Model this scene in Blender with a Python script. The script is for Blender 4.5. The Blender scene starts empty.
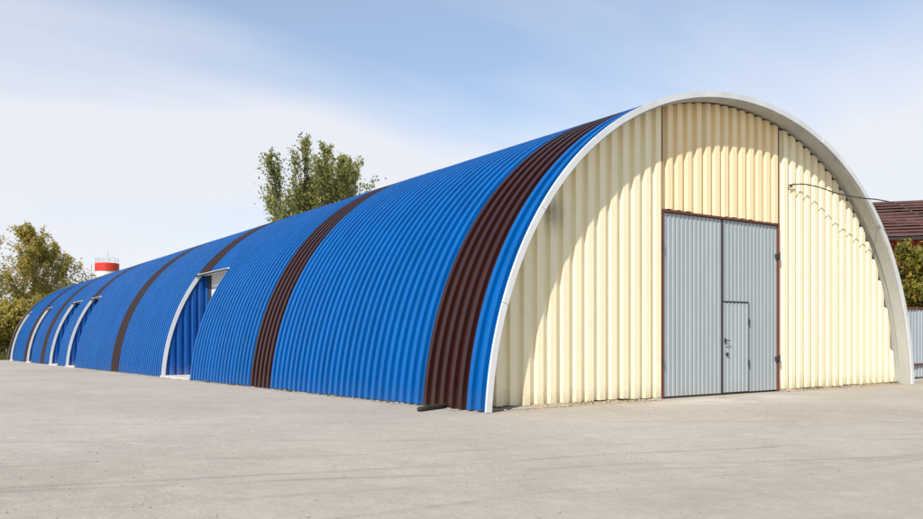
import bpy, math, random
from mathutils import Vector, Matrix

# ---------------------------------------------------------------- camera, world, sun
SC = bpy.context.scene
C = SC.collection
SLOPE = 0.01223                       # the yard falls gently away along the hangar
cam_d = bpy.data.cameras.new('camera')
cam = bpy.data.objects.new('camera', cam_d); C.objects.link(cam)
cam.location = (-8.5335, -13.5271, 1.55)
cam.rotation_euler = (math.radians(90), 0, -0.60929)
cam_d.sensor_width = 36.0
cam_d.lens = 833.47 / 923 * 36.0
cam_d.shift_y = (333.61 - 259.5) / 923
cam_d.clip_end = 4000
SC.camera = cam

SUN = Vector((-1.08, -0.54, 1.03)).normalized()
SUN_EL = math.asin(SUN.z)
SUN_ROT = math.atan2(SUN.x, SUN.y)
world = bpy.data.worlds.new('World'); SC.world = world
world.use_nodes = True
wn = world.node_tree; wn.nodes.clear()
def W(t, **k):
    n = wn.nodes.new(t)
    for a, b in k.items(): setattr(n, a, b)
    return n
def wl(a, b): wn.links.new(a, b)
wout = W('ShaderNodeOutputWorld'); wbg = W('ShaderNodeBackground'); wl(wbg.outputs[0], wout.inputs[0])
wsky = W('ShaderNodeTexSky', sky_type='NISHITA', sun_disc=False)
wsky.sun_elevation = SUN_EL; wsky.sun_rotation = SUN_ROT % (2 * math.pi)
wsky.air_density = 1.0; wsky.dust_density = 0.1; wsky.ozone_density = 2.5; wsky.altitude = 150
wtc = W('ShaderNodeTexCoord'); wsep = W('ShaderNodeSeparateXYZ'); wl(wtc.outputs['Generated'], wsep.inputs[0])
# thin high cloud laid out on a flat layer overhead: direction / (height + a bit)
wz = W('ShaderNodeMath', operation='MAXIMUM'); wl(wsep.outputs['Z'], wz.inputs[0]); wz.inputs[1].default_value = 0.0
wza = W('ShaderNodeMath', operation='ADD'); wl(wz.outputs[0], wza.inputs[0]); wza.inputs[1].default_value = 0.16
wcx = W('ShaderNodeMath', operation='DIVIDE'); wl(wsep.outputs['X'], wcx.inputs[0]); wl(wza.outputs[0], wcx.inputs[1])
wcy = W('ShaderNodeMath', operation='DIVIDE'); wl(wsep.outputs['Y'], wcy.inputs[0]); wl(wza.outputs[0], wcy.inputs[1])
wcb = W('ShaderNodeCombineXYZ'); wl(wcx.outputs[0], wcb.inputs[0]); wl(wcy.outputs[0], wcb.inputs[1])
wmp = W('ShaderNodeMapping'); wl(wcb.outputs[0], wmp.inputs[0])
wmp.inputs['Rotation'].default_value = (0, 0, 0.07495); wmp.inputs['Scale'].default_value = (0.7, 1.1, 1)
wmp.inputs['Location'].default_value = (16.8153, 7.0837, 0)
wno = W('ShaderNodeTexNoise'); wl(wmp.outputs[0], wno.inputs['Vector'])
wno.inputs['Scale'].default_value = 0.62; wno.inputs['Detail'].default_value = 5; wno.inputs['Roughness'].default_value = 0.45; wno.inputs['Distortion'].default_value = 0.35
wlo = W('ShaderNodeMath', operation='MULTIPLY_ADD'); wl(wz.outputs[0], wlo.inputs[0]); wlo.inputs[1].default_value = -1.05; wlo.inputs[2].default_value = 0.28   # the veil thickens towards the horizon
wsm = W('ShaderNodeMath', operation='ADD'); wl(wno.outputs['Fac'], wsm.inputs[0]); wl(wlo.outputs[0], wsm.inputs[1])
wrp = W('ShaderNodeValToRGB'); wl(wsm.outputs[0], wrp.inputs[0])
wrp.color_ramp.elements[0].position = 0.33; wrp.color_ramp.elements[0].color = (0.30, 0.30, 0.30, 1)
wrp.color_ramp.elements[1].position = 0.58; wrp.color_ramp.elements[1].color = (0.93, 0.93, 0.93, 1)
wmx = W('ShaderNodeMix', data_type='RGBA'); wl(wrp.outputs[0], wmx.inputs[0]); whs = W('ShaderNodeHueSaturation'); wl(wsky.outputs[0], whs.inputs['Color']); whs.inputs['Saturation'].default_value = 1.15; whs.inputs['Value'].default_value = 1.45; wl(whs.outputs[0], wmx.inputs[6])
wmx.inputs[7].default_value = (7.8, 7.95, 8.4, 1)
wl(wmx.outputs[2], wbg.inputs[0]); wbg.inputs[1].default_value = 0.095

sun_d = bpy.data.lights.new('sun', 'SUN'); sun = bpy.data.objects.new('sun', sun_d); C.objects.link(sun)
sun_d.energy = 5.0; sun_d.angle = math.radians(0.53); sun_d.color = (1.0, 0.94, 0.85)
sun.rotation_euler = SUN.to_track_quat('Z', 'Y').to_euler(); sun.location = (-30, -30, 40)
vs = SC.view_settings
SC.display_settings.display_device = 'sRGB'
vs.view_transform = 'Standard'; vs.look = 'None'; vs.gamma = 1; vs.exposure = 0.22; vs.use_curve_mapping = False

rnd = random.Random(7)

# ---------------------------------------------------------------- helpers
def link(o, parent=None):
    C.objects.link(o)
    if parent: o.parent = parent
    return o
def tag(o, label=None, cat=None, group=None, kind=None):
    if label: o['label'] = label
    if cat: o['category'] = cat
    if group: o['group'] = group
    if kind: o['kind'] = kind
    return o
def empty(name, loc, label, cat, group=None):
    o = bpy.data.objects.new(name, None); o.empty_display_size = 0.3; o.location = loc
    link(o); tag(o, label, cat, group); return o
class MB:
    """collects vertices and faces of one mesh"""
    def __init__(s): s.v = []; s.f = []; s.m = []
    def add(s, vs_, fs, mi=0):
        b = len(s.v); s.v += [tuple(q) for q in vs_]
        s.f += [tuple(b + i for i in f) for f in fs]; s.m += [mi] * len(fs)
    def box(s, x0, x1, y0, y1, z0, z1, mi=0, shear=0.0):
        P = [(x, y, z - shear * y) for x in (x0, x1) for y in (y0, y1) for z in (z0, z1)]
        s.add(P, [(0, 1, 3, 2), (4, 6, 7, 5), (0, 4, 5, 1), (2, 3, 7, 6), (0, 2, 6, 4), (1, 5, 7, 3)], mi)
    def tube(s, pts, rad, n=8, mi=0, cap=True):
        pts = [Vector(p) for p in pts]; rings = []
        if not isinstance(rad, (list, tuple)): rad = [rad] * len(pts)
        up = Vector((0.13, 0.31, 1)).normalized()
        for i, p in enumerate(pts):
            d = (pts[min(i + 1, len(pts) - 1)] - pts[max(i - 1, 0)]).normalized()
            a = d.cross(up)
            if a.length < 0.05: a = d.cross(Vector((1, 0, 0)))
            a.normalize(); b = d.cross(a)
            rings.append([p + (a * math.cos(2 * math.pi * k / n) + b * math.sin(2 * math.pi * k / n)) * rad[i] for k in range(n)])
        vs_ = [q for r in rings for q in r]; fs = []
        for i in range(len(rings) - 1):
            for k in range(n):
                k2 = (k + 1) % n
                fs.append((i * n + k, i * n + k2, (i + 1) * n + k2, (i + 1) * n + k))
        if cap:
            fs.append(tuple(range(n - 1, -1, -1))); fs.append(tuple((len(rings) - 1) * n + k for k in range(n)))
        s.add(vs_, fs, mi)
    def lathe(s, prof, n=24, mi=0, c=(0, 0, 0)):
        vs_ = [(c[0] + r * math.cos(2 * math.pi * k / n), c[1] + r * math.sin(2 * math.pi * k / n), c[2] + z) for r, z in prof for k in range(n)]
        fs = [(i * n + k, i * n + (k + 1) % n, (i + 1) * n + (k + 1) % n, (i + 1) * n + k) for i in range(len(prof) - 1) for k in range(n)]
        s.add(vs_, fs, mi)
    def mesh(s, name, mats, smooth=False):
        me = bpy.data.meshes.new(name); me.from_pydata(s.v, [], s.f)
        for m in (mats if isinstance(mats, (list, tuple)) else [mats]): me.materials.append(m)
        me.polygons.foreach_set('material_index', s.m)
        if smooth: me.polygons.foreach_set('use_smooth', [True] * len(s.f))
        me.update(); return me
    def build(s, name, mats, parent=None, smooth=False, loc=None, bevel=0):
        o = bpy.data.objects.new(name, s.mesh(name, mats, smooth))
        if loc: o.location = loc
        if bevel:
            b = o.modifiers.new('bevel', 'BEVEL'); b.width = bevel; b.segments = 2; b.limit_method = 'ANGLE'
        return link(o, parent)

# ---------------------------------------------------------------- materials
def newmat(name):
    m = bpy.data.materials.new(name); m.use_nodes = True
    nt = m.node_tree; b = nt.nodes['Principled BSDF']
    return m, nt, b
def nd(nt, t, **k):
    n = nt.nodes.new(t)
    for a, b in k.items(): setattr(n, a, b)
    return n
def noise(nt, scale, detail=4, rough=0.55, vec=None, dist=0.0):
    n = nd(nt, 'ShaderNodeTexNoise'); n.inputs['Scale'].default_value = scale; n.inputs['Detail'].default_value = detail
    n.inputs['Roughness'].default_value = rough; n.inputs['Distortion'].default_value = dist
    if vec is not None: nt.links.new(vec, n.inputs['Vector'])
    return n.outputs['Fac']
def ramp(nt, fac, p0, c0, p1, c1):
    r = nd(nt, 'ShaderNodeValToRGB'); nt.links.new(fac, r.inputs[0])
    e = r.color_ramp.elements; e[0].position = p0; e[1].position = p1
    e[0].color = c0 if len(c0) == 4 else (*c0, 1); e[1].color = c1 if len(c1) == 4 else (*c1, 1)
    return r.outputs[0]
def mix(nt, fac, a, b, mode='MIX'):
    m = nd(nt, 'ShaderNodeMix', data_type='RGBA', blend_type=mode)
    for i, v in ((0, fac), (6, a), (7, b)):
        if hasattr(v, 'is_linked') or hasattr(v, 'links'): nt.links.new(v, m.inputs[i])
        elif i == 0: m.inputs[0].default_value = v
        else: m.inputs[i].default_value = (*v, 1)
    return m.outputs[2]
def math_(nt, op, a, b=None):
    m = nd(nt, 'ShaderNodeMath', operation=op)
    for i, v in ((0, a), (1, b)):
        if v is None: continue
        if hasattr(v, 'links'): nt.links.new(v, m.inputs[i])
        else: m.inputs[i].default_value = v
    return m.outputs[0]
def objco(nt, scale=None):
    t = nd(nt, 'ShaderNodeTexCoord'); o = t.outputs['Object']
    if scale:
        mp = nd(nt, 'ShaderNodeMapping'); mp.inputs['Scale'].default_value = scale; nt.links.new(o, mp.inputs[0]); o = mp.outputs[0]
    return o
def worldco(nt, scale=None):
    g = nd(nt, 'ShaderNodeNewGeometry'); o = g.outputs['Position']
    if scale:
        mp = nd(nt, 'ShaderNodeMapping'); mp.inputs['Scale'].default_value = scale; nt.links.new(o, mp.inputs[0]); o = mp.outputs[0]
    return o
def bump(nt, b, h, strength=0.3, dist=0.02):
    n = nd(nt, 'ShaderNodeBump'); n.inputs['Strength'].default_value = strength; n.inputs['Distance'].default_value = dist
    nt.links.new(h, n.inputs['Height']); nt.links.new(n.outputs[0], b.inputs['Normal'])

def paint(name, col, rough=0.42, dirt=0.25, dirtcol=(0.3, 0.27, 0.22), spec=0.5, vary=0.12, foot=0.0, streak=(1.5, 1.5, 0.25)):
    m, nt, b = newmat(name)
    w = worldco(nt)
    oi = nd(nt, 'ShaderNodeObjectInfo')
    n1 = noise(nt, 1.3, 5, 0.6, worldco(nt, streak))
    n2 = noise(nt, 9, 4, 0.6, w)
    c = mix(nt, ramp(nt, n1, 0.35, (0, 0, 0), 0.75, (1, 1, 1)), tuple(x * (1 - vary) for x in col), tuple(min(1, x * (1 + vary)) for x in col))
    c = mix(nt, math_(nt, 'MULTIPLY', oi.outputs['Random'], 0.45), c, tuple(x * 0.8 for x in col))
    df = math_(nt, 'MULTIPLY', ramp(nt, n2, 0.5, (0, 0, 0), 0.8, (1, 1, 1)), dirt)
    c = mix(nt, df, c, dirtcol)
    if foot:                                    # splashed dust along the foot of the sheet
        sp = nd(nt, 'ShaderNodeSeparateXYZ'); nt.links.new(w, sp.inputs[0])
        hgt = math_(nt, 'ADD', sp.outputs['Z'], math_(nt, 'MULTIPLY', sp.outputs['Y'], SLOPE))
        hh = math_(nt, 'SUBTRACT', 1.0, math_(nt, 'DIVIDE', hgt, math_(nt, 'ADD', math_(nt, 'MULTIPLY', noise(nt, 2.5, 3, 0.6, w), 0.9), 0.08)))
        hh = math_(nt, 'MULTIPLY', math_(nt, 'MAXIMUM', hh, 0.0), foot)
        c = mix(nt, hh, c, (0.36, 0.32, 0.26))
    nt.links.new(c, b.inputs['Base Color'])
    rr = math_(nt, 'ADD', math_(nt, 'MULTIPLY', n2, 0.16), rough - 0.08)
    nt.links.new(rr, b.inputs['Roughness']); b.inputs['Specular IOR Level'].default_value = spec
    bump(nt, b, noise(nt, 1.6, 3, 0.5, w), 0.16, 0.04)
    return m
M = {}
M['blue'] = paint('blue_paint', (0.0, 0.095, 0.335), 0.40, 0.0, (0.12, 0.2, 0.35), foot=0.04, spec=0.16, vary=0.15)
M['brown'] = paint('brown_paint', (0.027, 0.0048, 0.003), 0.42, 0.0, (0.12, 0.08, 0.06), foot=0.03, spec=0.42)
M['under'] = paint('primer_grey', (0.42, 0.42, 0.40), 0.55, 0.15, spec=0.3)
M['white'] = paint('white_trim', (0.62, 0.64, 0.64), 0.45, 0.10, (0.45, 0.43, 0.38))
M['cheek'] = paint('blue_paint_shaded', (0.0, 0.07, 0.30), 0.5, 0.04, (0.12, 0.2, 0.35), foot=0.2, spec=0.3)  # roof blue made darker: the shade of the recess is put into the colour
M['red'] = paint('oxide_red', (0.15, 0.038, 0.024), 0.6, 0.35, (0.08, 0.04, 0.03))
M['iron'] = paint('dark_iron', (0.035, 0.033, 0.032), 0.55, 0.3, (0.10, 0.05, 0.03))
M['zinc'] = paint('galvanised', (0.335, 0.385, 0.405), 0.45, 0.10, (0.30, 0.31, 0.32), vary=0.08, foot=0.25)
M['zinc2'] = paint('galvanised_fence', (0.33, 0.38, 0.41), 0.5, 0.12, (0.30, 0.31, 0.32), vary=0.1, foot=0.4)
M['offwhite'] = paint('side_door_white', (0.72, 0.72, 0.70), 0.55, 0.15)
M['concrete'] = paint('threshold_concrete', (0.55, 0.54, 0.51), 0.85, 0.35, (0.35, 0.32, 0.28), spec=0.2)
M['footing'] = paint('footing_concrete', (0.40, 0.37, 0.32), 0.9, 0.5, (0.16, 0.13, 0.10), spec=0.2)
M['stone'] = paint('stone', (0.34, 0.31, 0.27), 0.9, 0.5, (0.12, 0.10, 0.08), spec=0.2, streak=(4, 4, 4))
M['soil'] = paint('ochre_soil', (0.36, 0.285, 0.19), 0.95, 0.6, (0.17, 0.13, 0.09), spec=0.1, streak=(5, 5, 5))
M['tan'] = paint('tan_paint', (0.40, 0.26, 0.15), 0.6, 0.2)
M['charred'] = paint('charred_timber', (0.022, 0.018, 0.015), 0.8, 0.3, (0.12, 0.09, 0.06))
M['rubber'] = paint('cable_rubber', (0.03, 0.03, 0.03), 0.6, 0.1)
M['redwall'] = paint('red_boards', (0.30, 0.035, 0.02), 0.7, 0.4, (0.08, 0.02, 0.015), vary=0.25)
M['tilered'] = paint('weathered_roof', (0.115, 0.05, 0.042), 0.75, 0.5, (0.06, 0.035, 0.03), vary=0.3, streak=(2, 2, 2))
M['towerred'] = paint('tower_red', (0.62, 0.03, 0.012), 0.5, 0.1)
M['towerwhite'] = paint('tower_white', (0.75, 0.75, 0.74), 0.5, 0.1)
M['pole'] = paint('pole_wood', (0.16, 0.13, 0.10), 0.85, 0.4, (0.06, 0.05, 0.04))
M['glass'] = paint('dark_glass', (0.03, 0.035, 0.04), 0.12, 0.02)

def wallpaint(name, col):
    """cream paint with a soot smudge, rusty foot and dusty streaks"""
    m, nt, b = newmat(name)
    w = worldco(nt)
    n1 = noise(nt, 1.0, 5, 0.6, worldco(nt, (3.0, 3.0, 0.22)))
    n2 = noise(nt, 7, 4, 0.6, w)
    oi = nd(nt, 'ShaderNodeObjectInfo')
    c = mix(nt, ramp(nt, n1, 0.35, (0, 0, 0), 0.8, (1, 1, 1)), tuple(x * 0.93 for x in col), tuple(min(.95, x * 1.04) for x in col))
    c = mix(nt, math_(nt, 'MULTIPLY', oi.outputs['Random'], 0.35), c, (col[0] * .96, col[1] * .93, col[2] * .86))
    c = mix(nt, math_(nt, 'MULTIPLY', ramp(nt, n2, 0.52, (0, 0, 0), 0.85, (1, 1, 1)), 0.18), c, (0.5, 0.42, 0.28))
    sp = nd(nt, 'ShaderNodeSeparateXYZ'); nt.links.new(w, sp.inputs[0])
    # dirt splashed along the foot
    hh = math_(nt, 'SUBTRACT', 1.0, math_(nt, 'DIVIDE', sp.outputs['Z'], math_(nt, 'ADD', math_(nt, 'MULTIPLY', noise(nt, 3.5, 4, 0.65, w), 0.75), 0.02)))
    c = mix(nt, math_(nt, 'MULTIPLY', math_(nt, 'MAXIMUM', hh, 0.0), 0.45), c, (0.40, 0.31, 0.20))
    # soot smudge
    dx = math_(nt, 'DIVIDE', math_(nt, 'SUBTRACT', sp.outputs['X'], 3.27), 0.22)
    dz = math_(nt, 'DIVIDE', math_(nt, 'SUBTRACT', sp.outputs['Z'], 4.12), 0.33)
    r2 = math_(nt, 'ADD', math_(nt, 'MULTIPLY', dx, dx), math_(nt, 'MULTIPLY', dz, dz))
    sm = math_(nt, 'MULTIPLY', math_(nt, 'POWER', 2.718, math_(nt, 'MULTIPLY', r2, -1.0)), math_(nt, 'ADD', math_(nt, 'MULTIPLY', n2, 0.6), 0.3))
    c = mix(nt, sm, c, (0.05, 0.04, 0.03))
    nt.links.new(c, b.inputs['Base Color'])
    b.inputs['Roughness'].default_value = 0.5; b.inputs['Specular IOR Level'].default_value = 0.35
    bump(nt, b, noise(nt, 2.0, 3, 0.5, w), 0.12, 0.03)
    return m
M['cream'] = wallpaint('cream_paint', (0.88, 0.805, 0.565))
M['cream2'] = wallpaint('warm_cream_paint', (0.88, 0.73, 0.45))

def yard_mat():
    m, nt, b = newmat('dusty_concrete')
    w = worldco(nt)
    big = noise(nt, 0.16, 5, 0.6, w, 0.6); mid = noise(nt, 0.9, 6, 0.65, w, 0.4); fine = noise(nt, 24, 5, 0.7, w); grit = noise(nt, 110, 2, 0.6, w)
    c = mix(nt, ramp(nt, big, 0.32, (0, 0, 0), 0.70, (1, 1, 1)), (0.345, 0.306, 0.258), (0.455, 0.412, 0.355))
    c = mix(nt, math_(nt, 'MULTIPLY', ramp(nt, mid, 0.45, (0, 0, 0), 0.72, (1, 1, 1)), 0.45), c, (0.455, 0.41, 0.348))
    c = mix(nt, math_(nt, 'MULTIPLY', ramp(nt, mid, 0.30, (1, 1, 1), 0.46, (0, 0, 0)), 0.45), c, (0.35, 0.31, 0.26))
    c = mix(nt, math_(nt, 'MULTIPLY', ramp(nt, fine, 0.5, (0, 0, 0), 0.72, (1, 1, 1)), 0.42), c, (0.27, 0.243, 0.206))
    c = mix(nt, math_(nt, 'MULTIPLY', ramp(nt, noise(nt, 5.5, 6, 0.7, w, 0.3), 0.46, (0, 0, 0), 0.70, (1, 1, 1)), 0.40), c, (0.31, 0.275, 0.232))
    c = mix(nt, math_(nt, 'MULTIPLY', ramp(nt, noise(nt, 3.1, 6, 0.72, w, 0.3), 0.50, (0, 0, 0), 0.70, (1, 1, 1)), 0.40), c, (0.50, 0.455, 0.395))
    c = mix(nt, math_(nt, 'MULTIPLY', ramp(nt, grit, 0.62, (0, 0, 0), 0.75, (1, 1, 1)), 0.35), c, (0.2, 0.18, 0.155))
    sp = nd(nt, 'ShaderNodeSeparateXYZ'); nt.links.new(w, sp.inputs[0])
    X, Y = sp.outputs['X'], sp.outputs['Y']
    # swept streaks, and tyre tracks that cross the yard in front of the hangar
    mp = nd(nt, 'ShaderNodeMapping'); nt.links.new(w, mp.inputs[0]); mp.inputs['Rotation'].default_value = (0, 0, math.radians(25)); mp.inputs['Scale'].default_value = (0.16, 1.7, 1)
    st = noise(nt, 1.0, 5, 0.6, mp.outputs[0], 0.3)
    c = mix(nt, math_(nt, 'MULTIPLY', ramp(nt, st, 0.52, (0, 0, 0), 0.70, (1, 1, 1)), 0.26), c, (0.33, 0.296, 0.252))
    wob = math_(nt, 'MULTIPLY', math_(nt, 'SUBTRACT', noise(nt, 0.22, 2, 0.5, w), 0.5), 1.1)
    brk = ramp(nt, noise(nt, 0.55, 4, 0.65, w), 0.40, (0, 0, 0), 0.60, (1, 1, 1))
    tot = None
    for (ax, ay), (bx, by), wd, amt in (((-7.58, -4.36), (-3.05, -5.64), .10, .5), ((-7.3, -5.7), (-2.7, -7.0), .10, .35), ((-7.14, -.11), (-4.11, -2.2), .13, .45), ((-5.3, 6.48), (-1.29, 7.8), .16, .5),
                                        ((-5.72, -7.19), (-1.58, -7.87), .09, .35), ((-2.34, -6.57), (2.13, -8.3), .10, .5), ((-1.6, -5.0), (3.1, -6.8), .12, .4), ((-6.5, 2.6), (-3.4, .4), .15, .35)):
        L = math.hypot(bx - ax, by - ay); nx, ny = -(by - ay) / L, (bx - ax) / L; k = nx * ax + ny * ay
        d = math_(nt, 'SUBTRACT', math_(nt, 'ADD', math_(nt, 'MULTIPLY', X, nx), math_(nt, 'MULTIPLY', Y, ny)), k)
        d = math_(nt, 'ABSOLUTE', math_(nt, 'ADD', d, wob))
        f = math_(nt, 'MULTIPLY', math_(nt, 'MAXIMUM', math_(nt, 'SUBTRACT', 1.0, math_(nt, 'DIVIDE', d, wd)), 0.0), amt)
        tot = f if tot is None else math_(nt, 'MAXIMUM', tot, f)
    c = mix(nt, math_(nt, 'MULTIPLY', tot, brk), c, (0.21, 0.185, 0.158))
    # pale spilt cement in front of the gate
    dx = math_(nt, 'DIVIDE', math_(nt, 'SUBTRACT', X, 7.6), 2.6); dy = math_(nt, 'DIVIDE', math_(nt, 'SUBTRACT', Y, -1.1), 1.2)
    r2 = math_(nt, 'ADD', math_(nt, 'MULTIPLY', dx, dx), math_(nt, 'MULTIPLY', dy, dy))
    sm = math_(nt, 'MULTIPLY', math_(nt, 'POWER', 2.718, math_(nt, 'MULTIPLY', r2, -1.2)), ramp(nt, mid, 0.35, (0, 0, 0), 0.6, (1, 1, 1)))
    c = mix(nt, math_(nt, 'MULTIPLY', sm, 0.7), c, (0.60, 0.57, 0.52))
    # brown drift of soil near the gable
    dy = math_(nt, 'DIVIDE', math_(nt, 'SUBTRACT', Y, -0.1), 0.55)
    dr = math_(nt, 'MULTIPLY', math_(nt, 'POWER', 2.718, math_(nt, 'MULTIPLY', math_(nt, 'MULTIPLY', dy, dy), -1.0)), math_(nt, 'MULTIPLY', mid, 0.9))
    inx = nd(nt, 'ShaderNodeMapRange'); nt.links.new(X, inx.inputs[0]); inx.inputs[1].default_value = 0.6; inx.inputs[2].default_value = 2.2
    dr = math_(nt, 'MULTIPLY', dr, inx.outputs[0])
    c = mix(nt, dr, c, (0.36, 0.285, 0.19))
    nt.links.new(c, b.inputs['Base Color']); b.inputs['Roughness'].default_value = 0.92; b.inputs['Specular IOR Level'].default_value = 0.2
    h = math_(nt, 'ADD', math_(nt, 'MULTIPLY', mid, 1.6), math_(nt, 'ADD', math_(nt, 'MULTIPLY', fine, 0.35), math_(nt, 'MULTIPLY', grit, 0.10)))
    bump(nt, b, h, 0.8, 0.04)
    return m
M['yard'] = yard_mat()
def field_mat():
    m, nt, b = newmat('rough_grass_field')
    w = worldco(nt)
    c = mix(nt, ramp(nt, noise(nt, 0.3, 6, 0.6, w), 0.35, (0, 0, 0), 0.7, (1, 1, 1)), (0.055, 0.075, 0.025), (0.16, 0.14, 0.065))
    nt.links.new(c, b.inputs['Base Color']); b.inputs['Roughness'].default_value = 1
    bump(nt, b, noise(nt, 6, 4, 0.7, w), 0.8, 0.1)
    return m
M['field'] = field_mat()
def leaf_mat(name, a, b_, c_):
    m, nt, b = newmat(name)
    w = worldco(nt); n = noise(nt, 0.8, 4, 0.7, w); n2 = noise(nt, 6, 2, 0.6, w)
    c = mix(nt, ramp(nt, n, 0.38, (0, 0, 0), 0.66, (1, 1, 1)), a, b_)
    c = mix(nt, ramp(nt, n2, 0.50, (0, 0, 0), 0.70, (1, 1, 1)), c, c_)
    nt.links.new(c, b.inputs['Base Color']); b.inputs['Roughness'].default_value = 0.6; b.inputs['Specular IOR Level'].default_value = 0.3
    t = nd(nt, 'ShaderNodeBsdfTranslucent'); nt.links.new(c, t.inputs[0])
    mx = nd(nt, 'ShaderNodeMixShader'); mx.inputs[0].default_value = 0.5
    nt.links.new(b.outputs[0], mx.inputs[1]); nt.links.new(t.outputs[0], mx.inputs[2]); nt.links.new(mx.outputs[0], nt.nodes['Material Output'].inputs[0])
    return m
M['birchleaf'] = leaf_mat('birch_leaves', (0.34, 0.31, 0.08), (0.56, 0.46, 0.12), (0.66, 0.50, 0.12))
M['poplarleaf'] = leaf_mat('poplar_leaves', (0.20, 0.235, 0.07), (0.35, 0.345, 0.10), (0.45, 0.41, 0.12))
M['autumnleaf'] = leaf_mat('autumn_leaves', (0.12, 0.18, 0.03), (0.30, 0.31, 0.05), (0.62, 0.25, 0.04))
M['weedleaf'] = leaf_mat('weed_leaves', (0.08, 0.11, 0.03), (0.20, 0.19, 0.06), (0.30, 0.24, 0.09))
M['bark'] = paint('bark', (0.10, 0.08, 0.06), 0.9, 0.5, (0.03, 0.025, 0.02), streak=(6, 6, 1))
M['birchbark'] = paint('birch_bark', (0.45, 0.43, 0.39), 0.8, 0.7, (0.06, 0.05, 0.05), streak=(3, 3, 6))

# ---------------------------------------------------------------- ground
def gz(y): return -SLOPE * min(max(y, -3.0), 110.0)
def sheet(name, xs, ys, dz, mat):
    mb = MB(); nx = len(xs)
    mb.add([(x, y, gz(y) + dz) for y in ys for x in xs], [(j * nx + i, j * nx + i + 1, (j + 1) * nx + i + 1, (j + 1) * nx + i) for j in range(len(ys) - 1) for i in range(nx - 1)])
    o = mb.build(name, mat); tag(o, kind='structure'); return o
tag(sheet('ground', (-1500, -100, 0, 100, 1500), (-1500, -100, -3, 110, 300, 2500), -0.012, M['field']), 'rough grassy field around the concrete yard', 'ground')
tag(sheet('yard_pavement', (-60, -20, 0, 20, 60), (-60, -20, -3, 0, 20, 40, 74.5), 0.0, M['yard']), 'pale dusty concrete yard with faint tyre tracks', 'pavement')

# ---------------------------------------------------------------- the arch
XC, ZC, R, K, C4 = 9.2027, -0.54696, 8.18691, 0.98260, -0.007635
def araw(t):
    q = 1 + C4 * math.cos(4 * t)
    return Vector((XC + R * math.cos(t) * q, ZC + K * R * math.sin(t) * q))
def apt(t, off=0.0):
    p = araw(t)
    if off:
        d = (araw(t + 1e-3) - araw(t - 1e-3)).normalized()
        p = p + Vector((d.y, -d.x)) * off          # t runs right to left, so the outward normal is (dz, -dx)
    return p
def solve_left(z, off=0.0):
    lo, hi = math.pi / 2, math.pi + 0.5
    for _ in range(50):
        mid = (lo + hi) / 2
        if apt(mid, off).y > z: lo = mid
        else: hi = mid
    return (lo + hi) / 2
T_L = solve_left(0.035); T_R = math.pi - T_L
ZLINT = 4.34; T_LINT = solve_left(ZLINT)
_tab = [apt(T_R - .05 + (T_L + .1 - T_R) * i / 1600, -0.14) for i in range(1601)]
def roof_z(x):                                     # height of the roof's inner face above x
    if x <= _tab[-1].x or x >= _tab[0].x: return 0.0
    lo, hi = 0, 1600
    while hi - lo > 1:
        m = (lo + hi) // 2
        if _tab[m].x > x: lo = m
        else: hi = m
    a, b = _tab[lo], _tab[hi]; f = (a.x - x) / max(1e-9, a.x - b.x)
    return a.y + (b.y - a.y) * f

hangar = empty('arched_hangar', (0, 0, 0), 'long half-round metal hangar with blue roof, brown bands and cream gable', 'hangar')
PITCH = 0.33; Y0 = -0.54; RD = 0.088
RIB = [(0.0, -RD), (0.170, -RD), (0.177, 0.0), (0.310, 0.0)]          # valley, flank, crest; then down to the next valley
_pan = {}
def roof_mesh(n, col, cut):
    key = (n, col, cut)
    if key in _pan: return _pan[key]
    prof = [(k * PITCH + y, o) for k in range(n) for y, o in RIB] + [(n * PITCH, -RD)]
    t0, t1, N = T_R, (T_LINT if cut else T_L), (80 if cut else 104)
    mb = MB(); P = len(prof)
    for th, mi in ((0.0, 0), (-0.006, 1)):
        vs_ = []
        for i in range(N + 1):
            t = t0 + (t1 - t0) * i / N
            for y, o in prof:
                q = apt(t, o + th); vs_.append((q.x, y, q.y - SLOPE * y))
        fs = []
        for i in range(N):
            for j in range(P - 1):
                a, b_, c, d = i * P + j, i * P + j + 1, (i + 1) * P + j + 1, (i + 1) * P + j
                fs.append((a, b_, c, d) if mi == 0 else (d, c, b_, a))
        mb.add(vs_, fs, mi)
    me = mb.mesh('roof_panel', [M[col], M['under']], True)
    vn = (N + 1) * P
    sharp = [((e.vertices[0] % vn) % P) == ((e.vertices[1] % vn) % P) for e in me.edges]
    at = me.attributes.new('sharp_edge', 'BOOLEAN', 'EDGE'); at.data.foreach_set('value', sharp)
    _pan[key] = me; return me
BROWN = [(2, 7), (33, 38), (64, 69), (92, 97), (130, 135), (161, 166), (187, 192), (218, 223)]
DOORS = [(57, 69), (126, 135), (144, 154), (180, 187), (212, 218)]
NRIB = 223
marks = sorted({0, NRIB} | {k for ab in BROWN + DOORS for k in ab})
for a, b in zip(marks[:-1], marks[1:]):
    col = 'brown' if any(p <= a and b <= q for p, q in BROWN) else 'blue'
    cut = any(p <= a and b <= q for p, q in DOORS)
    n = b - a; k = max(1, round(n / 5)); cuts = [a + round(n * i / k) for i in range(k + 1)]
    for p, q in zip(cuts[:-1], cuts[1:]):
        y = Y0 + p * PITCH
        o = bpy.data.objects.new('roof_panel', roof_mesh(q - p, col, cut)); link(o, hangar)
        o.location = (rnd.uniform(-.006, .006), y, -SLOPE * y + rnd.uniform(-.004, .006))
        if col == 'brown': o['label'] = 'dark brown ribbed band of the roof'
YEND = Y0 + NRIB * PITCH

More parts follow.
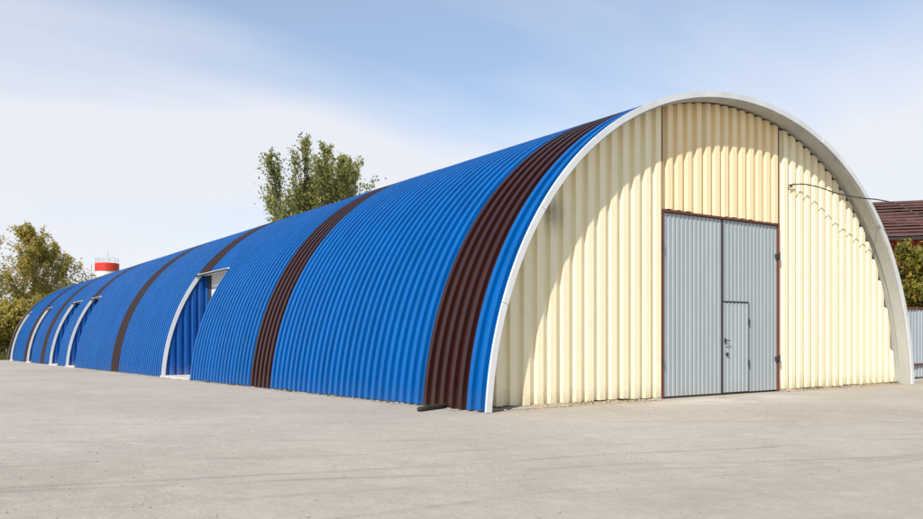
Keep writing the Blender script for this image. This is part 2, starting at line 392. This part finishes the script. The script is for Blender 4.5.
def sweep(mb, rects, t0, t1, N, mi=0):
    """rects: (y0, y1, off0, off1) carried along the arch"""
    for y0, y1, o0, o1 in rects:
        vs_ = []
        for i in range(N + 1):
            t = t0 + (t1 - t0) * i / N
            for y, o in ((y0, o0), (y1, o0), (y1, o1), (y0, o1)):
                q = apt(t, o); vs_.append((q.x, y, q.y - SLOPE * y))
        fs = [(i * 4 + k, (i + 1) * 4 + k, (i + 1) * 4 + (k + 1) % 4, i * 4 + (k + 1) % 4) for i in range(N) for k in range(4)]
        fs += [(0, 1, 2, 3), (N * 4 + 3, N * 4 + 2, N * 4 + 1, N * 4)]
        mb.add(vs_, fs, mi)
def sharp_smooth(o, ang=35):
    me = o.data; me.polygons.foreach_set('use_smooth', [True] * len(me.polygons))
    me.set_sharp_from_angle(angle=math.radians(ang))
T_G = solve_left(0.008)
for i in range(11):
    a0 = math.pi - T_G; stp = (2 * T_G - math.pi) / 11; dy = rnd.uniform(-.006, .004); do = rnd.uniform(-.005, .005)
    mb = MB(); sweep(mb, [(-0.598 + dy, -0.548, -0.118 + do, 0.018 + do)], a0 + stp * i + .0006, a0 + stp * (i + 1) - .0006, 14); tr = mb.build('front_trim', M['white'], hangar); sharp_smooth(tr)
mb = MB(); sweep(mb, [(-0.5475, -0.24, -0.155, -0.120)], math.pi - T_G, T_G, 120); tr = mb.build('soffit_flashing', M['under'], hangar); sharp_smooth(tr)
mb = MB(); sweep(mb, [(YEND + .002, YEND + .03, -0.135, 0.018)], math.pi - T_G, T_G, 90); tr = mb.build('end_trim', M['white'], hangar); sharp_smooth(tr)

# footing under the whole hangar
mb = MB(); mb.box(1.22, 17.18, 0.12, YEND - .05, -0.30, 0.022, shear=SLOPE)
mb.build('footing', M['footing'], hangar)

# ---------------------------------------------------------------- ribbed sheets standing upright
def ribbed(mb, u0, u1, zb, ztop, pitch, depth, to3, prof=(0.0, 0.24, 0.42, 0.82), step=None, first=0.0):
    """a sheet ribbed along u; zb/ztop are functions of u; to3(u, d, z) puts it in the place"""
    us = []
    k = math.floor((u0 - first) / pitch) - 1
    while first + k * pitch < u1 + pitch:
        b = first + k * pitch
        if prof is None:
            for q in range(12):
                w = math.cos(2 * math.pi * (q / 12 - .62)); us.append((b + q / 12 * pitch, depth * (.5 + .5 * max(-1, min(1, w * 2.4)))))
        else:
            for fr, d in zip(prof, (0, 0, depth, depth)): us.append((b + fr * pitch, d))
        k += 1
    def dep(u):
        for (a, da), (b, db) in zip(us[:-1], us[1:]):
            if a <= u <= b: return da + (db - da) * (u - a) / max(1e-9, b - a)
        return 0
    cols = [(u0, dep(u0))] + [(u, d) for u, d in us if u0 + 1e-4 < u < u1 - 1e-4] + [(u1, dep(u1))]
    vs_ = []; fs = []
    for u, d in cols:
        b = zb(u); t = max(b + 0.01, ztop(u)); vs_ += [to3(u, d, b), to3(u, d, t)]
    for i in range(len(cols) - 1): fs.append((2 * i, 2 * i + 2, 2 * i + 3, 2 * i + 1))
    mb.add(vs_, fs)
WP, WD = 0.356, 0.098
def gable_panels(x0, x1, zb, mat, n, seed):
    r = random.Random(seed); xs = [x0 + (x1 - x0) * i / n for i in range(n + 1)]
    for a, b in zip(xs[:-1], xs[1:]):
        mb = MB(); jit = r.uniform(-.006, .006); dz = r.uniform(-.012, .02)
        ribbed(mb, a, b + 0.02, lambda u: zb + dz, roof_z, (x1 - x0) / round((x1 - x0) / WP), WD, lambda u, d, z: (u, -d + jit, z), first=x0, prof=(0.0, 0.40, 0.465, 0.935))
        mb.build('wall_panel', M[mat], hangar)
gable_panels(1.16, 6.60, 0.055, 'cream', 5, 1)
gable_panels(6.66, 11.18, 4.50, 'cream2', 4, 2)
gable_panels(11.26, 17.24, 0.055, 'cream', 6, 3)
mb = MB(); ribbed(mb, 1.16, 17.24, lambda u: 0.0, roof_z, WP, WD, lambda u, d, z: (u, YEND - 0.35 + d, z - SLOPE * YEND))
mb.build('end_wall', M['cream'], hangar)
# steel frame round the gate and up to the roof
mb = MB(); mb.box(6.625, 6.672, -0.10, 0.05, 0.0, 4.44); mb.build('gate_post', M['red'], hangar)
mb = MB(); mb.box(11.172, 11.222, -0.10, 0.05, 0.0, 4.44); mb.build('gate_post', M['red'], hangar)
mb = MB(); mb.box(6.625, 11.222, -0.102, 0.05, 4.442, 4.492); mb.build('gate_beam', M['red'], hangar)
mb = MB(); mb.box(6.634, 6.648, -0.098, 0.03, 4.495, roof_z(6.62) + .02); mb.build('gable_post', M['tan'], hangar)
mb = MB(); mb.box(11.198, 11.220, -0.092, 0.03, 4.495, roof_z(11.25) + .02); mb.build('gable_post', M['red'], hangar)
# ragged footing and rubble under the gable
for x0, x1 in ((1.2, 6.58), (11.26, 17.15)):
    mb = MB(); r = random.Random(int(x0 * 10)); x = x0
    while x < x1:
        w = min(r.uniform(.25, .7), x1 - x); mb.box(x, x + w - .012, -0.075 - r.uniform(0, .05), 0.06, -0.2, r.uniform(.02, .06)); x += w
    mb.build('gable_footing', M['footing'], hangar, bevel=0.008)

# ---------------------------------------------------------------- main gate
GP, GD = 0.155, 0.020
gy = lambda u, d, z: (u, -0.035 - d, z)
leaf = MB(); ribbed(leaf, 6.685, 8.855, lambda u: 0.05, lambda u: 4.425, GP, GD, gy, first=6.685, prof=(0, .22, .34, .88)); leaf.box(6.685, 8.855, -.02, .02, .06, 4.42)
leafL = leaf.build('gate_leaf', M['zinc'], hangar); leafL['label'] = 'plain galvanised leaf of the gate'
leaf = MB()
ribbed(leaf, 8.90, 9.965, lambda u: 2.375, lambda u: 4.425, GP, GD, gy, first=8.885, prof=(0, .22, .34, .88))
ribbed(leaf, 9.965, 11.158, lambda u: 0.05, lambda u: 4.425, GP, GD, gy, first=8.885, prof=(0, .22, .34, .88))
leaf.box(8.90, 11.158, -.02, .02, 2.38, 4.42); leaf.box(9.975, 11.158, -.02, .02, .06, 2.379)
leafR = leaf.build('gate_leaf', M['zinc'], hangar); leafR['label'] = 'galvanised leaf of the gate around a small door'
mb = MB(); mb.box(8.848, 8.893, -.078, -.036, .05, 4.43); mb.build('cover_strip', M['iron'], leafL)
wk = MB(); ribbed(wk, 8.915, 9.935, lambda u: 0.06, lambda u: 2.335, GP, GD, lambda u, d, z: (u, -0.043 - d, z), first=8.885, prof=(0, .22, .34, .88)); wk.box(8.915, 9.935, -.03, .01, .07, 2.33)
wick = wk.build('wicket_door', M['zinc'], hangar)
mb = MB(); mb.box(8.90, 9.963, -.068, -.03, 2.342, 2.362); mb.build('drip_strip', M['iron'], wick)
mb = MB(); mb.box(9.938, 9.962, -.067, -.03, .06, 2.338); mb.build('door_gap_strip', M['iron'], wick)
for z in (1.86, 0.78):
    mb = MB(); mb.tube([(9.95, -.075, z - .10), (9.95, -.075, z + .10)], .017, 8); mb.box(9.92, 9.96, -.07, -.04, z - .08, z + .08); mb.build('hinge', M['iron'], wick)
mb = MB(); mb.box(8.955, 9.015, -.082, -.068, 1.31, 1.43); mb.tube([(8.985, -.08, 1.385), (8.985, -.13, 1.385), (9.085, -.135, 1.365)], .014, 8); mb.build('handle', M['iron'], wick)
mb = MB(); mb.tube([(9.07, -.05, 1.24), (9.07, -.09, 1.24)], .03, 10); mb.box(9.045, 9.105, -.088, -.078, 1.23, 1.31); mb.build('escutcheon', M['zinc2'], wick)
mb = MB(); mb.tube([(9.055, -.06, 1.03), (9.055, -.10, 1.03)], .042, 14); mb.tube([(9.055, -.10, 1.03), (9.055, -.112, 1.03)], .03, 10); mb.build('lock', M['iron'], wick)
for x, lf in ((6.635, leafL), (11.205, leafR)):
    for z in (0.88, 3.62):
        mb = MB(); mb.tube([(x, -.118, z - .10), (x, -.118, z + .10)], .017, 10)
        sx = 1 if x < 8 else -1
        mb.box(min(x, x + sx * .13), max(x, x + sx * .035), -.112, -.06, z - .055, z + .055); mb.build('hinge', M['iron'], lf)

# ---------------------------------------------------------------- recessed side doors
XD = 3.10; XF = apt(T_L).x
for di, (a, b) in enumerate(DOORS):
    ya, yb = Y0 + b * PITCH, Y0 + a * PITCH            # far and near end of the opening
    z0 = lambda y: -SLOPE * y
    bay = bpy.data.objects.new('side_entrance', None); link(bay, hangar)
    for yy, sg, nm in ((ya, -1, 'side_cheek'), (yb, 1, 'side_cheek')):
        mb = MB()
        def ztop(u): return min(ZLINT - .03, roof_z(u))
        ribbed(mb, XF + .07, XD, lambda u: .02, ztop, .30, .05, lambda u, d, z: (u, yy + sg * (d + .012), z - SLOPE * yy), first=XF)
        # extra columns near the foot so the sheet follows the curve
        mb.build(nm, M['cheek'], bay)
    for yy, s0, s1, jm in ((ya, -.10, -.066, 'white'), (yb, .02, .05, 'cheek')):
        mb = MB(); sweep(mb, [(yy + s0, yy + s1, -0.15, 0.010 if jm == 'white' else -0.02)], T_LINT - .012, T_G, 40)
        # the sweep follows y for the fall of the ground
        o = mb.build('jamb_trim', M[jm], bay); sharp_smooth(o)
    mb = MB(); mb.box(XD + .004, XD + .06, yb + .02, ya - .02, .05, ZLINT - .02, shear=SLOPE); mb.build('back_wall', M['offwhite'], bay)
    mid = (ya + yb) / 2
    for p, q in ((yb + .5, mid - .01), (mid + .01, ya - .5)):
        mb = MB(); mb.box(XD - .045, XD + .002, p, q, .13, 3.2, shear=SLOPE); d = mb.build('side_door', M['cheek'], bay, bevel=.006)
    mb = MB(); mb.box(XD - .09, XD + .001, ya - .40, ya - .30, .12, ZLINT - .03, shear=SLOPE); mb.build('gap_strip', M['iron'], bay, bevel=.02)  # dark upright strip added to mark the gap beside the far cheek
    mb = MB(); mb.box(apt(T_LINT).x - .01, XD + .05, yb + .01, ya - .01, ZLINT - .03, ZLINT + .015, shear=SLOPE); mb.build('soffit', M['offwhite'], bay)
    mb = MB(); mb.box(apt(T_LINT).x - .13, apt(T_LINT).x - .02, yb + .0, ya - .0, ZLINT - .075, ZLINT - .035, shear=SLOPE); mb.build('lintel', M['iron'], bay)
    mb = MB(); mb.box(XF - .05, XD - .05, yb + .02, ya - .02, -.15, .075, shear=SLOPE); mb.build('threshold', M['concrete'], bay, bevel=.012)

# ---------------------------------------------------------------- overhead cable
def ray(u, v, y):                                   # where a line of sight meets the plane at y
    th = 0.60929; f = 833.47; k0 = (u - 461.5) / f
    dx = math.sin(th) + math.cos(th) * k0; dy = math.cos(th) - math.sin(th) * k0
    k = (y + 13.5271) / dy
    return Vector((-8.5335 + k * dx, y, 1.55 + k * (333.61 - v) / f))
pts = [(11.71, -0.02, 5.50), (11.70, -0.16, 5.54)] + [ray(*q) for q in ((789, 185.2, -.15), (796, 184.2, -.18), (806, 184.4, -.24), (820, 187.5, -.36), (836, 193, -.52), (858, 197.5, -.70), (880, 200, -.95), (900, 205, -1.3), (923, 216, -1.8))]
pts += [Vector((16.6, -3.0, 4.35)), Vector((19.4, -4.3, 4.75)), Vector((22.3, -5.75, 6.3))]
def catmull(P, n=6):
    P = [Vector(p) for p in P]; out = []
    for i in range(len(P) - 1):
        a, b, c, d = P[max(i - 1, 0)], P[i], P[i + 1], P[min(i + 2, len(P) - 1)]
        for k in range(n):
            t = k / n
            out.append(0.5 * ((2 * b) + (c - a) * t + (2 * a - 5 * b + 4 * c - d) * t * t + (3 * b - a - 3 * c + d) * t ** 3))
    return out + [P[-1]]
mb = MB(); mb.tube(catmull(pts), 0.017, 6)
tag(mb.build('power_cable', M['rubber'], smooth=True), 'thin black cable drooping from the cream gable across the arch', 'cable')
pole = empty('utility_pole', (22.3, -5.65, gz(-5.65)), 'weathered wooden utility pole carrying the black cable', 'pole')
mb = MB(); mb.tube([(0, 0, -.4), (0, 0, 7.2)], [.15, .10], 12); mb.build('shaft', M['pole'], pole, True)
mb = MB(); mb.box(-.7, .7, -.16, -.05, 6.3, 6.42); mb.build('crossarm', M['pole'], pole)

# ---------------------------------------------------------------- fence beside the hangar
FX0, FY, FTOP = 17.75, 1.15, 2.42
fence = empty('metal_fence', (FX0, FY, gz(FY)), 'grey corrugated metal fence with rusty rails beside the white arch foot', 'fence')
x = 0.0; fi = 0
while x < 16:
    mb = MB(); jj = rnd.uniform(-.012, .012)
    ribbed(mb, x, x + 1.10, lambda u: .06, lambda u: FTOP - .02 + jj, .20, .03, lambda u, d, z: (u, -d + jj, z), first=0, prof=(0, .4, .55, .85)); mb.build('fence_panel', M['zinc2'], fence); x += 1.07
mb = MB(); mb.box(-.1, 16.2, -.06, .05, FTOP, FTOP + .055); mb.build('top_rail', M['red'], fence)
mb = MB(); mb.box(-.1, 16.2, -.085, -.045, .46, .53); mb.build('lower_rail', M['red'], fence)
for i in range(6):
    mb = MB(); mb.tube([(i * 3.1 + .3, .09, -.3), (i * 3.1 + .3, .09, FTOP - .02)], .04, 8); mb.build('post', M['iron'], fence)

# ---------------------------------------------------------------- red outbuilding behind the fence
bld = empty('red_outbuilding', (45.0, 12.5, gz(12.5)), 'red boarded building with a weathered dark red roof behind the fence', 'building')
bld.rotation_euler = (0, 0, math.radians(-52))
BW, BDp, EZ, RZ = 30.0, 9.0, 7.95, 10.45
mb = MB(); mb.box(-BW / 2 + .05, BW / 2 - .05, .08, BDp, -.5, EZ + .1); 
mb.add([(-BW / 2 + .05, .08, EZ + .1), (-BW / 2 + .05, BDp, EZ + .1), (-BW / 2 + .05, BDp / 2, RZ - .15), (BW / 2 - .05, .08, EZ + .1), (BW / 2 - .05, BDp, EZ + .1), (BW / 2 - .05, BDp / 2, RZ - .15)], [(0, 2, 1), (3, 4, 5)])
mb.build('wall', M['redwall'], bld)
nb = 75
mb = MB(); mb.box(0, BW / nb - .05, -.01, .07, .1, EZ); bm_ = mb.mesh('board', M['redwall'])
for i in range(nb):
    o = bpy.data.objects.new('board', bm_); link(o, bld); o.location = (-BW / 2 + i * BW / nb, rnd.uniform(-.012, .012), 0)
# roof in overlapping weathered courses
def roof_slope(sgn):
    mb = MB(); courses = 12; cols = 60
    rr = random.Random(11 + sgn)
    ax, az = (BDp / 2 + .7), (RZ - EZ + .45)
    for i in range(courses):
        f0, f1 = i / courses, (i + 1.12) / courses
        for j in range(cols):
            x0 = -BW / 2 - .5 + (j + (i * .37) % 1 - .5) * (BW + 1) / cols; x1 = x0 + (BW + 1) / cols - .004
            lift = rr.uniform(.0, .03) + .03 * (1 + math.sin(x0 * .55 + i))
            pts4 = []
            for x_, f, up in ((x0, f0, .09 + lift), (x1, f0, .09 + lift), (x1, f1, .03), (x0, f1, .03)):
                yy = -.7 + ax * f
                if sgn > 0: yy = BDp - yy
                pts4.append((x_, yy, EZ - .25 + az * min(f, 1) + up))
            mb.add(pts4 + [(p_[0], p_[1], p_[2] - .03) for p_ in pts4], [(0, 1, 2, 3), (7, 6, 5, 4), (0, 4, 5, 1), (1, 5, 6, 2), (3, 2, 6, 7), (0, 3, 7, 4)])
    ye = -.68 if sgn < 0 else BDp + .68
    mb.add([(-BW / 2 - .4, ye, EZ - .26), (BW / 2 + .4, ye, EZ - .26), (BW / 2 + .4, BDp / 2, EZ - .26 + az), (-BW / 2 - .4, BDp / 2, EZ - .26 + az)], [(0, 1, 2, 3)])
    o = mb.build('roof', M['tilered'], bld)
    return o
roof_slope(-1); roof_slope(1)
mb = MB(); mb.box(-BW / 2 - .4, BW / 2 + .4, -.68, -.60, EZ - .42, EZ - .24); mb.build('fascia', M['charred'], bld)

# ---------------------------------------------------------------- water tower far behind
D = 150.0
tw = empty('water_tower', (-8.5 + .2235 * D, -13.5 + 1.064 * D, gz(110)), 'distant white tower with red tank band and railing above the roof', 'tower')
TZ = 1.55 + (333.6 - 271.3) / 833.5 * D - gz(110)
mb = MB(); mb.lathe([(2.1, -1), (1.5, 4), (1.5, TZ - 2.2), (1.95, TZ - .8), (1.95, TZ)], 32); mb.build('shaft', M['towerwhite'], tw, True)
mb = MB(); mb.lathe([(1.95, TZ), (2.05, TZ + .02), (2.05, TZ + 1.35), (1.9, TZ + 1.45), (0, TZ + 1.55)], 32); mb.build('tank', M['towerred'], tw)
mb = MB()
for k in range(12):
    a = k * math.pi / 6; mb.tube([(1.98 * math.cos(a), 1.98 * math.sin(a), TZ + 1.35), (1.98 * math.cos(a), 1.98 * math.sin(a), TZ + 2.3)], .02, 5)
for z in (TZ + 1.85, TZ + 2.3):
    mb.tube([(1.98 * math.cos(k * math.pi / 12), 1.98 * math.sin(k * math.pi / 12), z) for k in range(25)], .02, 5)
mb.build('railing', M['zinc2'], tw)
mb = MB(); mb.tube([(0.2, 0, TZ + 1.5), (0.2, 0, TZ + 3.9)], .035, 6); mb.build('antenna', M['zinc2'], tw)
mb = MB(); mb.box(-2.9, -2.0, -.3, .3, TZ - .9, TZ - .75); mb.tube([(-2.6, 0, TZ - .8), (-2.6, 0, TZ + 1.2)], .03, 6); mb.build('bracket', M['iron'], tw)

# ---------------------------------------------------------------- trees
def tree(name, loc, height, spread, label, leafm, barkm, seed, up=0.55, nlimb=16, leaves=12000, lsize=.14, start=.18, group=None, droop=0.0, cat='tree', stems=1, trunk_r=None, fan=.10, clump=.22):
    r = random.Random(seed)
    root = empty(name, loc, label, cat, group)
    tr = MB(); tips = []
    def branch(p, d, L, rad, lev):
        n = 5; pts_ = [p.copy()]; dd = d.copy()
        for i in range(n):
            dd = (dd + Vector((r.gauss(0, .10), r.gauss(0, .10), r.gauss(0, .06) + (.06 if lev < 2 else -droop)))).normalized()
            pts_.append(pts_[-1] + dd * L / n)
        rads = [rad * (1 - .75 * i / n) for i in range(n + 1)]
        tr.tube(pts_, rads, 6 if lev < 2 else 4, cap=False)
        if lev >= 2:
            for i in range(1, n + 1): tips.append((pts_[i], L * .26))
            return
        k = (5, 6)[lev] if lev else nlimb
        for i in range(k):
            f = (start if lev == 0 else .3) + (1 - (start if lev == 0 else .3)) * (i + r.random() * .8) / k
            f = min(f, .985); j = min(int(f * n), n - 1); q = pts_[j].lerp(pts_[j + 1], f * n - j)
            a = r.uniform(0, 2 * math.pi); out = Vector((math.cos(a), math.sin(a), 0))
            axis = (pts_[j + 1] - pts_[j]).normalized()
            nd_ = (out * (1 - up) + axis * up * .75 + Vector((0, 0, up * .45))).normalized()
            if lev == 0:
                env = math.sin(math.pi * min(1, (f - start) / (1 - start) * .80 + .20)) ** .8
                LL = spread * (.35 + .65 * env) * r.uniform(.8, 1.2) / max(.35, (1 - up) ** .5 + .15)
            else: LL = L * r.uniform(.32, .52)
            branch(q, nd_, LL, rads[j] * (.5 if lev == 0 else .55), lev + 1)
        tips.append((pts_[-1], L * .12))
    for s_ in range(stems):
        off = Vector((math.cos(s_ * 2.4 + seed), math.sin(s_ * 2.4 + seed), 0)) * math.sqrt((s_ + .3) / stems) * r.uniform(.85, 1.15) * (0.0 if stems == 1 else spread * clump)
        d0 = Vector((off.x * fan, off.y * fan, 1)).normalized() if stems > 1 else Vector((r.uniform(-.03, .03), r.uniform(-.03, .03), 1)).normalized()
        branch(Vector((off.x, off.y, -.3)), d0, height * (1 if s_ == 0 else r.uniform(.78, .98)) * .97, trunk_r or height * .016, 0)
    tr.build('trunk', M[barkm], root, True)
    cr = MB(); vs_ = []; fs = []
    for i in range(leaves):
        p, rad = tips[r.randrange(len(tips))]
        rad = max(rad, .25)
        q = p + Vector((r.gauss(0, rad * .5), r.gauss(0, rad * .5), r.gauss(0, rad * .5) - droop * 4 * abs(r.gauss(0, 1))))
        nrm = Vector((r.gauss(0, 1), r.gauss(0, 1), r.gauss(0, .9) + .25)).normalized()
        a = nrm.cross(Vector((r.random() - .5, r.random() - .5, r.random() - .5))).normalized(); b = nrm.cross(a)
        s = lsize * r.uniform(.6, 1.35); k = len(vs_)
        vs_ += [tuple(q - a * s), tuple(q + b * s * .5 + nrm * s * .12), tuple(q + a * s), tuple(q - b * s * .5 + nrm * s * .12)]
        fs.append((k, k + 1, k + 2, k + 3))
    cr.add(vs_, fs); cr.build('crown', M[leafm], root)
    return root
def at(u, D, base=True):
    th = 0.60929; k0 = (u - 461.5) / 833.47
    x = -8.5335 + D * (math.sin(th) + math.cos(th) * k0); y = -13.5271 + D * (math.cos(th) - math.sin(th) * k0)
    return (x, y, gz(y))
# poplar behind the ridge
tree('poplar_tree', at(313, 71), 17.6, 2.5, 'tall green poplar with upright spires rising behind the blue roof', 'poplarleaf', 'bark', 21, up=.74, nlimb=22, leaves=42000, lsize=.135, stems=14, start=.2, fan=.06, clump=.58, trunk_r=.16)
tree('sapling_tree', at(254, 74), 12.4, 1.3, 'thin young tree just topping the blue roof beside the poplar', 'poplarleaf', 'bark', 5, up=.7, nlimb=10, leaves=1800, lsize=.15)
# birches at the far end
G = 'birches at the far end of the hangar'
tree('birch_tree', at(24, 92), 14.2, 3.0, 'tallest yellowing birch with a pointed crown at the hangar end', 'birchleaf', 'birchbark', 31, up=.55, nlimb=30, leaves=12000, lsize=.14, droop=.10, group=G, start=.12)
tree('birch_tree', at(60, 96), 12.6, 3.3, 'shorter spreading birch between the tallest birch and the red tower', 'birchleaf', 'birchbark', 32, up=.5, nlimb=28, leaves=10500, lsize=.14, droop=.10, group=G, start=.12)
tree('birch_tree', at(-5, 90), 13.2, 3.3, 'broad yellowing birch on the field side of the tallest birch', 'birchleaf', 'birchbark', 33, up=.5, nlimb=28, leaves=12000, lsize=.14, droop=.10, group=G, start=.10)
for i, (u, D_, h_, w_, lb) in enumerate(((6, 84, 5.6, 2.2, 'low leafy shrub at the foot of the tallest birch'), (-16, 82, 4.8, 2.4, 'wide low shrub at the foot of the field-side birch'), (34, 99, 8.5, 2.6, 'dense shrub behind the far end of the hangar'))):
    tree('shrub', at(u, D_), h_, w_, lb, 'birchleaf', 'bark', 40 + i, up=.45, nlimb=16, leaves=6000, lsize=.18, start=.04, cat='shrub', stems=3, trunk_r=.06, group='shrubs under the birches')
# autumn tree behind the fence
tree('autumn_tree', at(922, 38), 5.9, 1.35, 'bushy yellow green autumn tree behind the metal fence', 'autumnleaf', 'bark', 51, up=.5, nlimb=18, leaves=9000, lsize=.11, start=.15, stems=3, trunk_r=.08)
tree('autumn_tree', at(905, 41), 4.9, 1.3, 'lower autumn tree close to the white arch foot behind the fence', 'autumnleaf', 'bark', 52, up=.5, nlimb=16, leaves=6500, lsize=.11, start=.1, stems=3, trunk_r=.06)
tree('autumn_tree', at(956, 36), 4.3, 1.5, 'rounded autumn tree behind the fence away from the arch', 'autumnleaf', 'bark', 53, up=.5, nlimb=16, leaves=6000, lsize=.11, start=.12, stems=3, trunk_r=.08)

# ---------------------------------------------------------------- small things on the yard
timb = empty('charred_timber', (0.78, 0.80, gz(.8)), 'blackened timber pole lying at the foot of the first brown band', 'timber')
timb.rotation_euler = (0, 0, math.radians(24))
mb = MB(); mb.tube([(-.55, 0, .05), (-.2, .01, .055), (.2, -.01, .05), (.62, 0, .06)], [.052, .055, .05, .045], 8); mb.build('pole', M['charred'], timb, True)
mb = MB(); mb.tube([(-.1, .10, .04), (.3, .12, .045), (.75, .09, .04)], [.03, .035, .03], 6); mb.build('splinter', M['charred'], timb, True)

def scatter(name, n, fn, size, mat, seed, label, cat):
    r = random.Random(seed); mb = MB()
    base = [(1, 0, 0), (0, 1, 0), (-1, 0, 0), (0, -1, 0), (0, 0, 1), (0, 0, -1)]
    fcs = [(0, 1, 4), (1, 2, 4), (2, 3, 4), (3, 0, 4), (1, 0, 5), (2, 1, 5), (3, 2, 5), (0, 3, 5)]
    for _ in range(n):
        x, y = fn(r); s = size * (r.random() ** 2.2 * 1.6 + .35); a = r.uniform(0, 6.28)
        vv = []
        for bx, by, bz in base:
            k = r.uniform(.7, 1.25); px, py = bx * s * k, by * s * k * .8
            vv.append((x + px * math.cos(a) - py * math.sin(a), y + px * math.sin(a) + py * math.cos(a), gz(y) + s * .25 + bz * s * .55))
        mb.add(vv, fcs)
    o = mb.build(name, mat); tag(o, label, cat, kind='stuff'); return o
def fore(r):
    D_ = 5.5 + 24 * r.random() ** 1.4; u = r.uniform(-250, 1170); p = at(u, D_)
    if p[0] > 0.9 and p[1] > -.15: return (r.uniform(-9, 8), r.uniform(-9, -1.0))
    return p[0], p[1]
scatter('gravel', 2200, fore, .0105, M['stone'], 3, 'small loose stones scattered over the concrete yard', 'gravel')
def foot(r):
    if r.random() < .6:
        x = r.uniform(1.3, 17.3)
        if 6.6 < x < 11.2: x = r.uniform(1.3, 3.5)
        return x, -.13 - abs(r.gauss(0, .14))
    return XF - .03 - abs(r.gauss(0, .07)), r.uniform(-.4, 30)
scatter('rubble', 1100, foot, .032, M['stone'], 4, 'crumbled stone fragments along the foot of the hangar', 'rubble')
def drift(segs, seed):
    r = random.Random(seed); mb = MB()
    for x0, x1 in segs:
        n = int((x1 - x0) / .06); prev = None; h_, w_ = .03, .25
        for i in range(n + 1):
            x = x0 + (x1 - x0) * i / n; h_ = min(.075, max(.01, h_ + r.gauss(0, .011))); w_ = min(.6, max(.12, w_ + r.gauss(0, .05)))
            e = min(1, i / 5, (n - i) / 5)
            row = [(x, .03, h_ * e + .002), (x, -.07 - r.uniform(0, .04), h_ * e * r.uniform(.7, 1.1) + .002), (x, -.10 - w_ * .45, h_ * e * .45 * r.uniform(.6, 1.3) + .001), (x, -.10 - w_, -.004)]
            if prev: mb.add(prev + row, [(k, k + 1, k + 5, k + 4) for k in range(3)])
            prev = row
    return mb
tag(drift(((1.3, 6.55), (11.3, 17.45)), 5).build('soil_drift', M['soil'], smooth=True), 'ochre soil drifted against the foot of the cream gable', 'soil', kind='stuff')
# thin weeds at the wall foot
r = random.Random(9); mb = MB()
for _ in range(900):
    if r.random() < .75:
        c = r.choice((12.3, 13.1, 14.2, 15.4, 16.2, 16.9, 17.5, 5.4, 4.1)); x = c + r.gauss(0, .3); y = -.13 - abs(r.gauss(0, .07))
        if 6.5 < x < 11.3: continue
    else: x = XF - .03 - abs(r.gauss(0, .04)); y = r.choice((3.2, 6.1, 8.8, 13.5, 16)) + r.gauss(0, .3)
    h_ = r.uniform(.03, .13); a = r.uniform(0, 6.28); w_ = .008; lx, ly = r.gauss(0, .04), r.gauss(0, .04); z = gz(y)
    mb.add([(x - w_ * math.cos(a), y - w_ * math.sin(a), z), (x + w_ * math.cos(a), y + w_ * math.sin(a), z), (x + lx, y + ly, z + h_)], [(0, 1, 2)])
tag(mb.build('weeds', M['weedleaf']), 'thin dry weeds growing along the foot of the walls', 'weeds', kind='stuff')
# rough grass beyond the yard edge at the far end
r = random.Random(10); mb = MB()
for _ in range(9000):
    D_ = 78 + 14 * r.random(); u = r.uniform(-140, 60); p = at(u, D_)
    if p[1] < 74.7: continue
    h_ = r.uniform(.25, .9); a = r.uniform(0, 6.28); w_ = .03; lx, ly = r.gauss(0, .15), r.gauss(0, .15); x, y, z = p
    mb.add([(x - w_ * math.cos(a), y - w_ * math.sin(a), z - .02), (x + w_ * math.cos(a), y + w_ * math.sin(a), z - .02), (x + lx, y + ly, z + h_)], [(0, 1, 2)])
tag(mb.build('tall_grass', M['weedleaf']), 'tall dry grass at the far edge of the yard', 'grass', kind='stuff')
